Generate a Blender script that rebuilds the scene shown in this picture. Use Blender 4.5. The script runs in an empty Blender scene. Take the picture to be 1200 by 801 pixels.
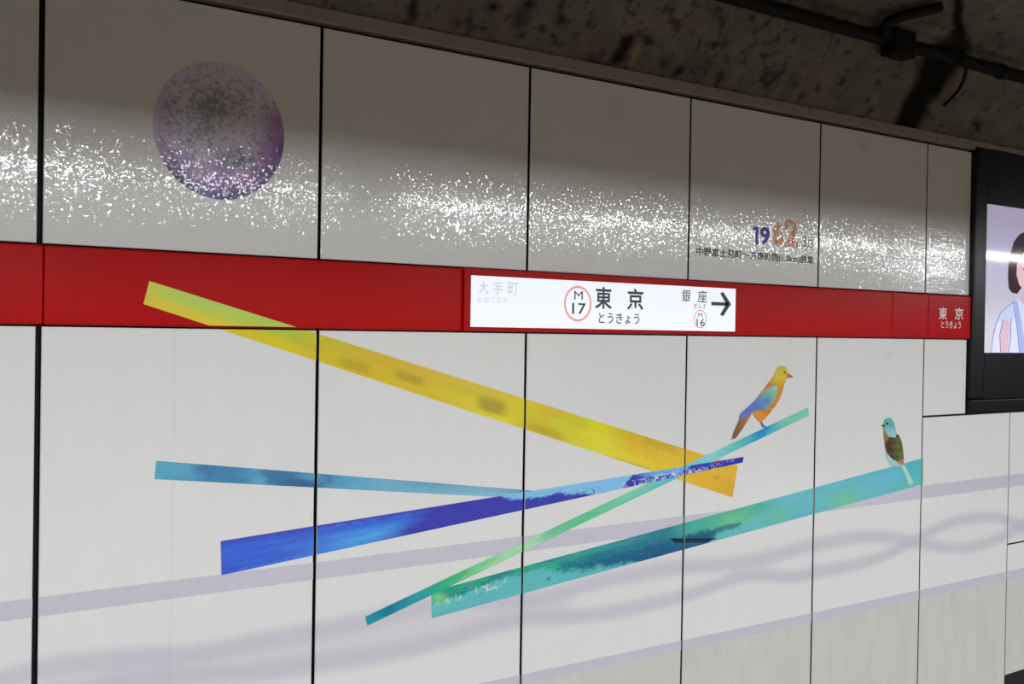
import bpy, bmesh, math, random
import numpy as np
from mathutils import Vector, Matrix

C = bpy.context.scene.collection
S = bpy.context.scene

# ------------------------------------------------------------------ camera
# wall plane is y = 0, X runs along the wall, Z up, platform floor z = 0
F_PX, YAW, PITCH, ROLL = 1317.97, .6388, -.0100, .0161
D, H = 3.5, 1.6
fw = Vector((math.sin(YAW)*math.cos(PITCH), math.cos(YAW)*math.cos(PITCH), math.sin(PITCH)))
rt = fw.cross(Vector((0, 0, 1))).normalized()
up = rt.cross(fw)
R_ = rt*math.cos(ROLL) + up*math.sin(ROLL)
U_ = -rt*math.sin(ROLL) + up*math.cos(ROLL)
cam_data = bpy.data.cameras.new('camera')
cam_data.sensor_width = 36
cam_data.lens = F_PX/1200*36
cam_data.clip_start = .05
cam = bpy.data.objects.new('camera', cam_data)
C.objects.link(cam)
cam.matrix_world = Matrix(((R_.x, U_.x, -fw.x, 0), (R_.y, U_.y, -fw.y, -D), (R_.z, U_.z, -fw.z, H), (0, 0, 0, 1)))
S.camera = cam

# ------------------------------------------------------------------ world, lights, exposure
w = bpy.data.worlds.new('world'); S.world = w; w.use_nodes = True
w.node_tree.nodes['Background'].inputs[0].default_value = (.75, .8, 1, 1)
w.node_tree.nodes['Background'].inputs[1].default_value = .02
S.view_settings.view_transform = 'Standard'
S.view_settings.look = 'None'
S.view_settings.gamma = 1
S.view_settings.use_curve_mapping = False
S.view_settings.exposure = 0.0
ROW1_Y, ROW1_Z, ROW1_W = -3.35, 2.50, 23.0
ROW2_Y, ROW2_Z, ROW2_W = -5.75, 2.53, 112.0
row1_x = [-4.3, -2.85, -1.4, .05, 1.45, 2.95, 4.75, 6.2, 7.65, 9.1, 10.55, 12.0, 13.45]
row2_x = [-4.0, -2.0, 0.0, 2.0, 4.0, 6.0, 8.0, 10.0, 12.0, 14.0]

def area_light(x, y, z, sx, sy, power, aim, col=(.965, .985, 1.02)):
    l = bpy.data.lights.new('fluorescent_light', 'AREA')
    l.shape = 'RECTANGLE'; l.size = sx; l.size_y = sy; l.energy = power; l.color = col
    o = bpy.data.objects.new('fluorescent_light', l); C.objects.link(o)
    o.location = (x, y, z)
    o.rotation_euler = Vector(aim).to_track_quat('-Z', 'Y').to_euler()
    return o
for x in row1_x: area_light(x, ROW1_Y, ROW1_Z, 1.3, .07, ROW1_W*(.5 if x == 2.95 else .6 if x > 7 else 1), (0, .72, -.69))
for x in row2_x: area_light(x, ROW2_Y, ROW2_Z, 1.3, .6, ROW2_W, (0, .0001, -1))

# ------------------------------------------------------------------ projection helpers (wall drawing <-> metres)
def W(px, py, Y=0.0):
    d = fw + R_*((px-600)/F_PX) + U_*((400.5-py)/F_PX)
    t = (D+Y)/d.y
    return d.x*t, H + d.z*t
def PX(V):
    """world vertices (n,3) -> drawing coordinates, used to lay out painted colours"""
    v = V - np.array((0, -D, H))
    d = v@np.array(fw)
    return 600 + F_PX*(v@np.array(R_))/d, 400.5 - F_PX*(v@np.array(U_))/d

def lin(c):
    c = np.asarray(c, float)/255
    return np.where(c <= .04045, c/12.92, ((c+.055)/1.055)**2.4)
KA = .78/float(lin(206))
def A(*c):
    """albedo of a paint that looks like sRGB c on the brightly lit wall"""
    return np.clip(lin(c)*KA, 0, .92)

def _hash(ix, iy, seed):
    h = (ix.astype(np.int64)*374761393 + iy.astype(np.int64)*668265263 + seed*982451653) & 0xffffffff
    h = ((h ^ (h >> 13))*1274126177) & 0xffffffff
    h = h ^ (h >> 16)
    return (h & 0xffff)/65535.0
def vn(x, y, seed=0):
    x = np.asarray(x, float); y = np.asarray(y, float)
    ix = np.floor(x); iy = np.floor(y); fx = x-ix; fy = y-iy
    fx = fx*fx*(3-2*fx); fy = fy*fy*(3-2*fy)
    a = _hash(ix, iy, seed); b = _hash(ix+1, iy, seed); c = _hash(ix, iy+1, seed); d = _hash(ix+1, iy+1, seed)
    return (a*(1-fx)+b*fx)*(1-fy) + (c*(1-fx)+d*fx)*fy
def fbm(x, y, seed=0, oc=4):
    s = 0; a = .5; t = 0
    for i in range(oc):
        s = s + a*vn(x*2**i, y*2**i, seed+i*17); t += a; a *= .5
    return s/t
def sm(a, b, x):
    t = np.clip((x-a)/(b-a), 0, 1); return t*t*(3-2*t)
def mix(c1, c2, t):
    t = np.asarray(t)[..., None]
    return c1*(1-t) + c2*t

# ------------------------------------------------------------------ object helpers
def new_obj(name, me, parent=None, origin=None):
    o = bpy.data.objects.new(name, me); C.objects.link(o)
    if parent: o.parent = parent
    return o
def tag(o, label=None, cat=None, group=None, kind=None):
    if label: o['label'] = label
    if cat: o['category'] = cat
    if group: o['group'] = group
    if kind: o['kind'] = kind
    return o
def empty(name, loc):
    o = bpy.data.objects.new(name, None); C.objects.link(o); o.location = loc; o.empty_display_size = .1
    return o
def worldloc(o):
    v = Vector((0, 0, 0))
    while o: v += o.location; o = o.parent
    return v
def mesh_np(name, V, F, mat, parent=None, cols=None, smooth=False):
    """V are world coordinates; the object sits at its parent's origin (or its own corner)"""
    V = np.asarray(V, float)
    if parent is not None:
        org = np.array(worldloc(parent)); loc = (0, 0, 0)
    else:
        org = np.array([(V[:, 0].min()+V[:, 0].max())/2, (V[:, 1].min()+V[:, 1].max())/2, V[:, 2].min()]); loc = org
    me = bpy.data.meshes.new(name)
    me.from_pydata((V-org).tolist(), [], F if isinstance(F, list) else F.tolist())
    me.materials.append(mat)
    if cols is not None:
        at = me.color_attributes.new('Col', 'FLOAT_COLOR', 'POINT')
        c4 = np.ones((len(V), 4), np.float32); c4[:, :3] = cols
        at.data.foreach_set('color', c4.ravel())
    if smooth: me.polygons.foreach_set('use_smooth', [True]*len(me.polygons))
    o = new_obj(name, me, parent); o.location = loc
    return o
def bm_obj(name, bm, mat, parent=None, smooth=False, colf=None):
    bm.verts.index_update()
    V = np.array([v.co[:] for v in bm.verts]); F = [[v.index for v in f.verts] for f in bm.faces]
    bm.free()
    return mesh_np(name, V, F, mat, parent, None if colf is None else colf(V), smooth)
def box_bm(x0, x1, y0, y1, z0, z1, bevel=0, seg=2, bm=None):
    bm2 = bmesh.new()
    bmesh.ops.create_cube(bm2, size=1)
    for v in bm2.verts:
        v.co = Vector((x0+(v.co.x+.5)*(x1-x0), y0+(v.co.y+.5)*(y1-y0), z0+(v.co.z+.5)*(z1-z0)))
    if bevel: bmesh.ops.bevel(bm2, geom=bm2.edges[:], offset=bevel, segments=seg, profile=.5, affect='EDGES')
    if bm is None: return bm2
    me = bpy.data.meshes.new('tmp'); bm2.to_mesh(me); bm.from_mesh(me); bm2.free(); bpy.data.meshes.remove(me)
    return bm
def box(name, x0, x1, y0, y1, z0, z1, mat, parent=None, bevel=0, seg=2, smooth=False):
    return bm_obj(name, box_bm(x0, x1, y0, y1, z0, z1, bevel, seg), mat, parent, smooth)
def tube_vf(pts, r, n=12):
    pts = [Vector(p) for p in pts]; V = []; F = []
    for i, p in enumerate(pts):
        d = (pts[min(i+1, len(pts)-1)] - pts[max(i-1, 0)]).normalized()
        a = d.cross(Vector((0, .3, 1))).normalized(); b = d.cross(a)
        for k in range(n):
            t = 2*math.pi*k/n; V.append(p + a*r*math.cos(t) + b*r*math.sin(t))
    for i in range(len(pts)-1):
        for k in range(n):
            F.append([i*n+k, i*n+(k+1) % n, (i+1)*n+(k+1) % n, (i+1)*n+k])
    F.append(list(range(n))[::-1]); F.append([(len(pts)-1)*n+k for k in range(n)])
    return [v[:] for v in V], F

# ------------------------------------------------------------------ materials
def mat(name, col=(.5, .5, .5), rough=.5, attr=False, bump=None, emit=0, metal=0, var=0, coat=0, spec=.5):
    m = bpy.data.materials.new(name); m.use_nodes = True
    nt = m.node_tree; b = nt.nodes['Principled BSDF']
    b.inputs['Roughness'].default_value = rough; b.inputs['Metallic'].default_value = metal
    b.inputs['Base Color'].default_value = (*col, 1)
    b.inputs['Specular IOR Level'].default_value = spec
    b.inputs['Coat Weight'].default_value = coat
    tc = nt.nodes.new('ShaderNodeNewGeometry')
    src = None
    if attr:
        a = nt.nodes.new('ShaderNodeVertexColor'); a.layer_name = 'Col'; src = a.outputs['Color']
    if var:
        mp = nt.nodes.new('ShaderNodeMapping'); mp.inputs['Scale'].default_value = (14, 14, 3)
        nz = nt.nodes.new('ShaderNodeTexNoise'); nz.inputs['Scale'].default_value = 1; nz.inputs['Detail'].default_value = 5
        nt.links.new(tc.outputs['Position'], mp.inputs['Vector']); nt.links.new(mp.outputs[0], nz.inputs['Vector'])
        mr = nt.nodes.new('ShaderNodeMapRange'); mr.inputs['To Min'].default_value = 1-var; mr.inputs['To Max'].default_value = 1+var
        nt.links.new(nz.outputs['Fac'], mr.inputs['Value'])
        vm = nt.nodes.new('ShaderNodeVectorMath'); vm.operation = 'SCALE'
        if src: nt.links.new(src, vm.inputs[0])
        else: vm.inputs[0].default_value = col
        nt.links.new(mr.outputs[0], vm.inputs['Scale']); src = vm.outputs[0]
    if src: nt.links.new(src, b.inputs['Base Color'])
    if emit:
        b.inputs['Emission Strength'].default_value = emit
        if src: nt.links.new(src, b.inputs['Emission Color'])
        else: b.inputs['Emission Color'].default_value = (*col, 1)
    if bump == 'facets':
        # hammered enamel: every few millimetres the glossy skin faces a slightly different way
        vo = nt.nodes.new('ShaderNodeTexVoronoi'); vo.inputs['Scale'].default_value = 150
        nt.links.new(tc.outputs['Position'], vo.inputs['Vector'])
        def vm_(op, a, b_):
            n = nt.nodes.new('ShaderNodeVectorMath'); n.operation = op
            for i, v in enumerate((a, b_)):
                if v is None: continue
                if isinstance(v, tuple): n.inputs[i].default_value = v
                else: nt.links.new(v, n.inputs[i])
            return n.outputs[0]
        c0 = vm_('SUBTRACT', vo.outputs['Color'], (.5, .5, .5))
        c1 = vm_('MULTIPLY', c0, vm_('ABSOLUTE', c0, None))
        c2 = vm_('MULTIPLY', c1, (FACET, FACET, FACET))
        nn = vm_('NORMALIZE', vm_('ADD', tc.outputs['Normal'], c2), None)
        nt.links.new(nn, b.inputs['Normal'])
    elif bump:
        sc, dist, det = bump
        n2 = nt.nodes.new('ShaderNodeTexNoise'); n2.inputs['Scale'].default_value = sc; n2.inputs['Detail'].default_value = det
        nt.links.new(tc.outputs['Position'], n2.inputs['Vector'])
        bp = nt.nodes.new('ShaderNodeBump'); bp.inputs['Distance'].default_value = dist; bp.inputs['Strength'].default_value = 1
        nt.links.new(n2.outputs['Fac'], bp.inputs['Height']); nt.links.new(bp.outputs[0], b.inputs['Normal'])
    return m
ORANGE_PEEL = 'facets'; FACET = .145
M_enamel = mat('white_enamel', rough=.07, attr=True, bump=ORANGE_PEEL, var=.025)
M_paint = mat('printed_enamel', rough=.07, attr=True, bump=ORANGE_PEEL)
M_ink = mat('black_print', tuple(A(50, 48, 47)), rough=.6, spec=.2)
M_red = mat('red_enamel', tuple(A(162, 9, 9)), rough=.22, bump=(6, .0009, 2), var=.05, spec=.14)
M_redpaint = mat('painted_red_board', rough=.22, attr=True, bump=(6, .0009, 2))
M_backing = mat('black_backing', (.006, .006, .006), rough=.7)
M_ledge = mat('brown_metal_trim', (.31, .25, .21), rough=.45, bump=(30, .001, 3), var=.12)
M_concrete = mat('grimy_concrete', rough=.85, attr=True, bump=(22, .006, 8), spec=.08)
M_conc2 = mat('plain_concrete', (.13, .11, .085), rough=.9, bump=(12, .01, 6), var=.15)
M_dark = mat('dark_rubber', (.005, .005, .006), rough=.6, bump=(40, .001, 3), spec=.2)
M_frame = mat('black_display_frame', (.009, .009, .011), rough=.3, spec=.25)
M_floor = mat('platform_floor', (.20, .155, .105), rough=.5, bump=(20, .001, 3), var=.08)
M_ceil = mat('platform_ceiling', (.24, .22, .19), rough=.7, var=.04)
M_house = mat('lamp_housing', (.5, .5, .5), rough=.5)
M_sign = mat('backlit_white', (.93, .94, .985), rough=.25, emit=.0)
M_signtext = mat('sign_black', (.012, .018, .03), rough=.3)
M_signgrey = mat('sign_faded_grey', (.60, .61, .68), rough=.3)
M_ring = mat('sign_red_ring', (.80, .16, .12), rough=.3)
M_white = mat('white_print', (.78, .74, .72), rough=.3)
M_screen = mat('lit_screen', rough=.06, attr=True, emit=.62, spec=.5)

# a backlit sheet: emission with a small gloss
def glow(m, col, s, base=.35):
    b = m.node_tree.nodes['Principled BSDF']
    b.inputs['Base Color'].default_value = (*[c*base for c in col], 1)
    b.inputs['Emission Color'].default_value = (*col, 1); b.inputs['Emission Strength'].default_value = s
glow(M_sign, (.86, .90, 1.0), .80)
glow(M_signgrey, (.60, .62, .74), .66)
glow(M_ring, (.85, .30, .27), .72)

# ------------------------------------------------------------------ layout of the wall
PITCH_X = .89
XJ = [-.92, -.03, .8578, 1.7689, 2.6688, 3.5559, 4.4446, 5.3352]
X_END = 5.7486                                   # right end of the white upper panels
XS = 6.199                                       # narrow joint under the display
Z_TOP, Z_RT, Z_RB, Z_LOW = 2.632, 1.8305, 1.5939, -.55
Z_D = 1.176                                      # joint under the display
G = [.012, .012, .0085, .006, .0055, .005, .0055, .005]   # half widths of the joints
PT = .028
WHITE = A(206, 207, 205)

# soft lavender ribbons printed on the lower panels: (points in drawing coordinates, half width m, strength)
def P(scale, ox, oy, pts): return [(ox+x*scale, oy+y*scale) for x, y in pts]
RIB = [
    ([(-60, 812), (0, 798), (60, 783), (130, 774), (200, 769), (250, 763), (300, 752), (360, 741), (430, 727), (490, 712), (550, 703), (629, 702), (687, 685), (746, 672), (798, 664), (851, 661), (892, 655), (950, 639), (1010, 629), (1041, 630), (1072, 635), (1104, 641), (1135, 641), (1166, 632), (1184, 624), (1198, 614), (1215, 602)], .028, .72),
    ([(60, 812), (130, 800), (207, 792), (300, 786), (368, 777), (450, 765), (520, 749), (570, 733), (615, 724), (658, 723), (702, 719), (746, 711), (798, 699), (833, 688), (862, 677), (892, 673), (925, 676), (953, 671), (994, 663), (1025, 655), (1057, 641), (1088, 624), (1119, 611), (1151, 606), (1173, 607), (1191, 614), (1205, 622), (1230, 630)], .026, .75),
    ([(150, 790), (250, 783), (330, 770), (400, 755), (470, 742), (540, 730), (600, 718), (660, 708)], .06, .40),
]
def densify(pts, Y=0):
    w_ = np.array([W(*p, Y) for p in pts]); out = []
    n = len(w_)
    for i in range(n-1):
        p0 = w_[max(i-1, 0)]; p1 = w_[i]; p2 = w_[i+1]; p3 = w_[min(i+2, n-1)]
        for t in np.linspace(0, 1, 8, endpoint=False):
            out.append(.5*((2*p1)+(p2-p0)*t+(2*p0-5*p1+4*p2-p3)*t*t+(3*p1-p0-3*p2+p3)*t**3))
    return np.array(out)
RIBW = [(densify(p), hw, s) for p, hw, s in RIB]
S2 = [W(615, 796), W(1200, 670)]                  # lower edge line of the second lavender line
def s2z(X): return S2[0][1] + (X-S2[0][0])*(S2[1][1]-S2[0][1])/(S2[1][0]-S2[0][0])

def panel_colour(V):
    X, Z = V[:, 0], V[:, 2]
    n = len(X); col = np.tile(WHITE, (n, 1))
    # broad unevenness of the enamel
    col = col*(1+.03*(fbm(X*1.7, Z*1.1, 5)-.5))[:, None]
    low = (Z < Z_RB)
    lav = A(181, 178, 189)
    for pts, hw, s in RIBW:
        d = np.full(n, 9.0)
        zr = (pts[:, 1].min()-.15, pts[:, 1].max()+.15)
        idx = np.where(low & (Z > zr[0]) & (Z < zr[1]))[0]
        if len(idx):
            near = pts[(pts[:, 0] > X[idx].min()-.2) & (pts[:, 0] < X[idx].max()+.2)]
            if len(near) > 1:
                a = near[:-1]; b = near[1:]; ab = b-a; L = (ab**2).sum(1)
                q = np.stack([X[idx], Z[idx]], 1)
                dm = np.full(len(idx), 9.0)
                for k in range(len(a)):
                    t = np.clip(((q-a[k])@ab[k])/L[k], 0, 1)
                    dd = np.hypot(q[:, 0]-a[k][0]-t*ab[k][0], q[:, 1]-a[k][1]-t*ab[k][1])
                    dm = np.minimum(dm, dd)
                d[idx] = dm
        f = s*(1-sm(hw*.3, hw*2.0, d*(1+.2*(vn(X*3, Z*5, 3)-.5))))
        col = mix(col, np.tile(lav, (n, 1)), f)
    # grey green wash below the second straight line
    m = sm(.0, .01, s2z(X)-Z)*low
    wash = mix(np.tile(A(190, 193, 184), (n, 1)), np.tile(A(178, 181, 171), (n, 1)), fbm(X*22, Z*5, 9))
    col = mix(col, wash, m*(.95*sm(1.5, 3.0, X)))
    # faint film seams
    for sx in (1.268,):
        col = col*(1-.045*np.exp(-((X-sx)/.004)**2)*low)[:, None]
    # smudges and specks seen on the enamel
    px, py = PX(V)
    for (x, y, r, k) in ((1043, 415, 5, .10), (722, 128, 12, .10), (1043, 150, 0, 0), (1012, 170, 4, .2), (700, 480, 0, 0)):
        if r: col = col*(1-k*np.exp(-(((px-x)/r)**2+((py-y)/r)**2)))[:, None]
    return col

def grid_panel(name, x0, x1, z0, z1, parent, res, yf=0.0, th=PT, m=None, colf=panel_colour):
    """folded enamel sheet: coloured front grid, rounded rim, returned sides"""
    e = .0025
    nx = max(2, int((x1-x0)/res)); nz = max(2, int((z1-z0)/res))
    xs = np.linspace(x0+e, x1-e, nx+1); zs = np.linspace(z0+e, z1-e, nz+1)
    gx, gz = np.meshgrid(xs, zs)
    V = np.stack([gx.ravel(), np.full(gx.size, yf), gz.ravel()], 1)
    i = np.arange(nz)[:, None]*(nx+1)+np.arange(nx)[None, :]
    F = np.stack([i, i+1, i+nx+2, i+nx+1], -1).reshape(-1, 4).tolist()
    ring = list(range(nx+1)) + [(k+1)*(nx+1)+nx for k in range(nz)] + [nz*(nx+1)+nx-1-k for k in range(nx)] + [(nz-1-k)*(nx+1) for k in range(nz-1)]
    R = V[ring]; cx, cz = (x0+x1)/2, (z0+z1)/2
    o = R.copy()
    o[:, 0] = np.where(np.isclose(R[:, 0], x0+e), x0, np.where(np.isclose(R[:, 0], x1-e), x1, R[:, 0]))
    o[:, 2] = np.where(np.isclose(R[:, 2], z0+e), z0, np.where(np.isclose(R[:, 2], z1-e), z1, R[:, 2]))
    o1 = o.copy(); o1[:, 1] = yf+e
    o15 = o.copy(); o15[:, 1] = yf+e+.0015
    o2 = o.copy(); o2[:, 1] = yf+th
    n0 = len(V); n = len(ring)
    V = np.concatenate([V, o1, o15, o2])
    for k in range(n):
        j = (k+1) % n
        F.append([ring[j], ring[k], n0+k, n0+j])
        F.append([n0+j, n0+k, n0+n+k, n0+n+j])
        F.append([n0+n+j, n0+n+k, n0+2*n+k, n0+2*n+j])
    cols = colf(V); cols[n0+n:] = .012
    return mesh_np(name, V, F, m or M_enamel, parent, cols)

# ------------------------------------------------------------------ paint on the panels
def clip_poly(poly, x0, x1, z0, z1):
    def cl(p, f, g):
        out = []
        for i in range(len(p)):
            a, b = p[i], p[(i+1) % len(p)]; fa, fb = f(a), f(b)
            if fa >= 0: out.append(a)
            if (fa >= 0) != (fb >= 0):
                t = fa/(fa-fb); out.append((a[0]+(b[0]-a[0])*t, a[1]+(b[1]-a[1])*t))
        return out
    for f in (lambda p: p[0]-x0, lambda p: x1-p[0], lambda p: p[1]-z0, lambda p: z1-p[1]):
        poly = cl(poly, f, None)
        if len(poly) < 3: return []
    return poly
def poly_grid(poly, Y, res):
    """flat polygon at y=Y cut into a grid of cells no larger than res"""
    bm = bmesh.new()
    ar = sum(poly[i][0]*poly[(i+1) % len(poly)][1]-poly[(i+1) % len(poly)][0]*poly[i][1] for i in range(len(poly)))
    if ar < 0: poly = poly[::-1]
    f = bm.faces.new([bm.verts.new((x, Y, z)) for x, z in poly])
    xs = [p[0] for p in poly]; zs = [p[1] for p in poly]
    if res:
        for ax, lo, hi in ((0, min(xs), max(xs)), (2, min(zs), max(zs))):
            n = int((hi-lo)/res)
            for k in range(1, n):
                co = [0, Y, 0]; no = [0, 0, 0]; co[ax] = lo+(hi-lo)*k/n; no[ax] = 1
                bmesh.ops.bisect_plane(bm, geom=bm.verts[:]+bm.edges[:]+bm.faces[:], plane_co=co, plane_no=no)
    V = np.array([v.co[:] for v in bm.verts]); bm.verts.index_update()
    F = [[v.index for v in f.verts] for f in bm.faces]; bm.free()
    return V, F
def painted(name, poly, rect, parent, colf, layer=1, res=.008, label=None, m=None, Y=0.0):
    if rect: poly = clip_poly(poly, *rect)
    if len(poly) < 3: return None
    yy = Y-.0004*layer
    V, F = poly_grid(poly, yy, res)
    o = mesh_np(name, V, F, m or M_paint, parent, colf(V))
    if label: o['label'] = label
    return o

def stripe(quad_px, Y=0):
    q = [W(*p, Y) for p in quad_px]
    a, b, c, d = [np.array(p) for p in q]
    p0 = (a+d)/2; ax = (b+c)/2-p0; L = np.linalg.norm(ax); ax /= L
    def dist(P_, u, v):
        e = (v-u)/np.linalg.norm(v-u); r = P_-u; return np.abs(r[:, 0]*e[1]-r[:, 1]*e[0])
    def st(V):
        P_ = V[:, [0, 2]]
        s = (P_-p0)@ax; dt = dist(P_, a, b); db = dist(P_, d, c)
        return s, dt/(dt+db+1e-9)
    return q, st
def stops(px, table):
    """table: [(x, top rgb, bottom rgb)] -> arrays of the top and bottom colour at px"""
    xs = [t[0] for t in table]
    T = np.stack([np.interp(px, xs, [A(*t[1])[k] for t in table]) for k in range(3)], 1)
    B = np.stack([np.interp(px, xs, [A(*t[2])[k] for t in table]) for k in range(3)], 1)
    return T, B

YEL = [(160, (196, 196, 62), (200, 184, 48)), (230, (165, 196, 88), (205, 188, 40)), (330, (165, 190, 70), (206, 190, 40)), (375, (190, 182, 50), (202, 184, 45)),
       (440, (203, 170, 58), (205, 180, 42)), (520, (206, 178, 60), (205, 185, 50)), (590, (204, 184, 58), (212, 204, 55)), (616, (206, 196, 50), (204, 186, 48)),
       (640, (205, 178, 60), (196, 180, 50)), (700, (212, 205, 45), (210, 206, 62)), (740, (204, 170, 50), (214, 196, 55)), (790, (212, 178, 58), (212, 182, 48)),
       (870, (212, 172, 52), (206, 152, 42))]
def col_yellow(st):
    def f(V):
        px, py = PX(V); s, t = st(V)
        T, B = stops(px, YEL); wv = np.clip(t+.35*(fbm(s*3, t*3, 11)-.5), 0, 1)
        c = mix(T, B, sm(.15, .85, wv))
        c = c*(1+.10*(fbm(s*9, t*14, 12)-.5))[:, None]
        c = mix(c, np.tile(A(150, 190, 70), (len(V), 1)), .5*np.exp(-((t-.45)/.2)**2)*sm(180, 230, px)*(1-sm(330, 380, px))*fbm(s*5, t*4, 2)*1.4)
        # brush dabs
        for (x, y, rx, ry, sl, k, cc) in ((416, 428, 20, 7, .3, .55, (165, 140, 50)), (481, 443, 19, 6, .33, .7, (160, 140, 45)), (577, 475, 19, 10, .3, .85, (160, 138, 52)),
                                  (640, 505, 24, 5, .36, .5, (165, 145, 45)), (775, 520, 24, 8, .3, .45, (175, 150, 45)), (672, 492, 26, 9, .3, .3, (178, 172, 60)),
                                  (740, 545, 25, 4, .3, .5, (150, 140, 60)), (655, 495, 14, 6, .1, .35, (188, 215, 70)), (560, 462, 30, 4, .3, .4, (170, 180, 60)),
                                  (840, 559, 3, 2, 0, .4, (120, 90, 40)), (360, 405, 20, 5, .3, .3, (185, 160, 50))):
            dx = px-x; dy = py-y-sl*dx
            m = k*(1-sm(.45, 1.25, (np.abs(dx/rx)**4+np.abs(dy/ry)**4)**.25+.25*(fbm(px*.1, py*.4, 14)-.5)))
            c = mix(c, np.tile(A(*cc), (len(V), 1)), m)
        return c
    return f
LBL = [(175, (82, 158, 180), (85, 162, 184)), (225, (88, 155, 180), (75, 150, 178)), (240, (60, 115, 160), (60, 125, 165)), (280, (70, 130, 170), (62, 125, 165)), (305, (78, 150, 185), (90, 160, 188)),
       (318, (60, 110, 150), (55, 120, 165)), (340, (60, 115, 155), (50, 95, 140)), (368, (90, 150, 185), (50, 95, 145)), (385, (62, 110, 160), (85, 150, 185)),
       (400, (80, 150, 190), (80, 155, 195)), (450, (110, 165, 190), (105, 165, 190)), (500, (90, 150, 180), (105, 168, 192)), (560, (120, 168, 190), (125, 178, 200)), (650, (85, 130, 165), (120, 180, 205))]
def col_lightblue(st):
    def f(V):
        px, py = PX(V); s, t = st(V)
        T, B = stops(px+16*(vn(s*30, t*5, 4)-.5), LBL); c = mix(T, B, sm(.2, .8, t+.3*(vn(s*8, t*3, 5)-.5)))
        return c*(1+.16*(fbm(s*6, t*16, 6)-.5))[:, None]
    return f
def col_blue(st):
    def f(V):
        px, py = PX(V); s, t = st(V); n = len(V)
        deep = np.tile(A(45, 48, 160), (n, 1)); mid = np.tile(A(42, 96, 205), (n, 1)); sky = np.tile(A(70, 150, 215), (n, 1)); pale = np.tile(A(118, 180, 218), (n, 1))
        g = fbm(s*5, t*7, 21)
        c = mix(mid, np.tile(A(55, 80, 190), (n, 1)), sm(.35, .75, fbm(s*3+t*2, t*5, 22)))
        c = mix(c, np.tile(A(58, 62, 165), (n, 1)), np.exp(-((t-.05)/.12)**2)*.8*(px < 560))
        c = mix(c, sky, np.exp(-((px-430)/65)**2)*sm(.25, .55, t)*.85*(.5+g))
        c = mix(c, np.tile(A(70, 130, 220), (n, 1)), .5*sm(.6, .8, fbm(s*6-t, t*22, 23)))
        edge = 455+60*(t-.5)*-1+35*(fbm(s*14, t*6, 24)-.5)
        dk = sm(edge-8, edge+35+30*t, px)
        c = mix(c, deep, dk*.95)
        # pale run on top from 575 on, ragged boundary against the indigo
        rag = t + .35*(fbm(s*40, t*6, 25)-.5)
        bound = np.interp(px, [560, 578, 600, 625, 650, 670, 700, 725, 732, 742, 755, 768, 800, 812, 880], [-.3, -.1, .30, .40, .40, .62, 1.0, 1.2, .7, .1, -.1, .55, .50, .0, -.2])
        c = mix(c, pale, (1-sm(bound-.06, bound+.06, rag)))
        dots = (vn(s*180, t*9, 26) > .82)*(1-sm(.2, .45, np.abs(t-.75)))*(px > 655)*(px < 705)
        c = mix(c, deep, dots*.7)
        lo = sm(745, 757, px)*(1-sm(800, 818, px))
        c = mix(c, np.tile(A(95, 150, 215), (n, 1)), lo*sm(.45, .6, fbm(s*30, t*5, 27))*.9)
        wht = (np.abs(fbm(s*50, t*3, 28, 2)-.5) < .05+.03*np.exp(-((px-790)/28)**2))*sm(.35, .65, t+.5*(px < 800)*0)*sm(722, 745, px)*(1-sm(835, 850, px))
        c = mix(c, np.tile(A(205, 208, 225), (n, 1)), wht*.85)
        wh2 = (np.abs(fbm(s*60, t*3, 30, 2)-.5) < .05)*(px > 832)*(px < 862)*(t < .55)
        c = mix(c, np.tile(A(165, 170, 215), (n, 1)), wh2*.7)
        return c*(1+.22*(fbm(s*9, t*34, 31)-.5)+.10*(vn(s*60, t*60, 32)-.5))[:, None]
    return f
GRN = [(425, (40, 140, 158), (45, 150, 160)), (455, (28, 115, 150), (30, 125, 150)), (490, (50, 150, 160), (48, 145, 155)), (512, (50, 165, 120), (45, 160, 140)), (535, (62, 172, 112), (75, 178, 120)),
       (560, (110, 190, 140), (130, 195, 140)), (590, (150, 205, 160), (150, 200, 160)), (625, (150, 208, 165), (160, 208, 170)), (645, (95, 180, 145), (110, 190, 150)), (680, (85, 185, 130), (80, 180, 125)),
       (720, (110, 195, 150), (100, 188, 160)), (760, (120, 198, 180), (95, 185, 165)), (790, (80, 170, 190), (90, 180, 190)), (830, (135, 205, 205), (120, 200, 200)), (860, (95, 185, 180), (100, 190, 180)),
       (880, (70, 165, 185), (75, 170, 185)), (893, (35, 130, 190), (40, 140, 195)), (905, (70, 165, 185), (75, 170, 185)), (915, (120, 190, 172), (115, 188, 172)), (950, (125, 192, 172), (135, 200, 185))]
def col_green(st):
    def f(V):
        px, py = PX(V); s, t = st(V)
        T, B = stops(px+10*(vn(s*30, t*5, 34)-.5), GRN); c = mix(T, B, t)
        c = mix(c, np.tile(A(90, 150, 70), (len(V), 1)), .5*(vn(s*60, t*5, 37) > .8)*(px > 530)*(px < 600)*(t < .5))
        return c*(1+.30*(fbm(s*30, t*7, 36)-.5))[:, None]
    return f
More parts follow.
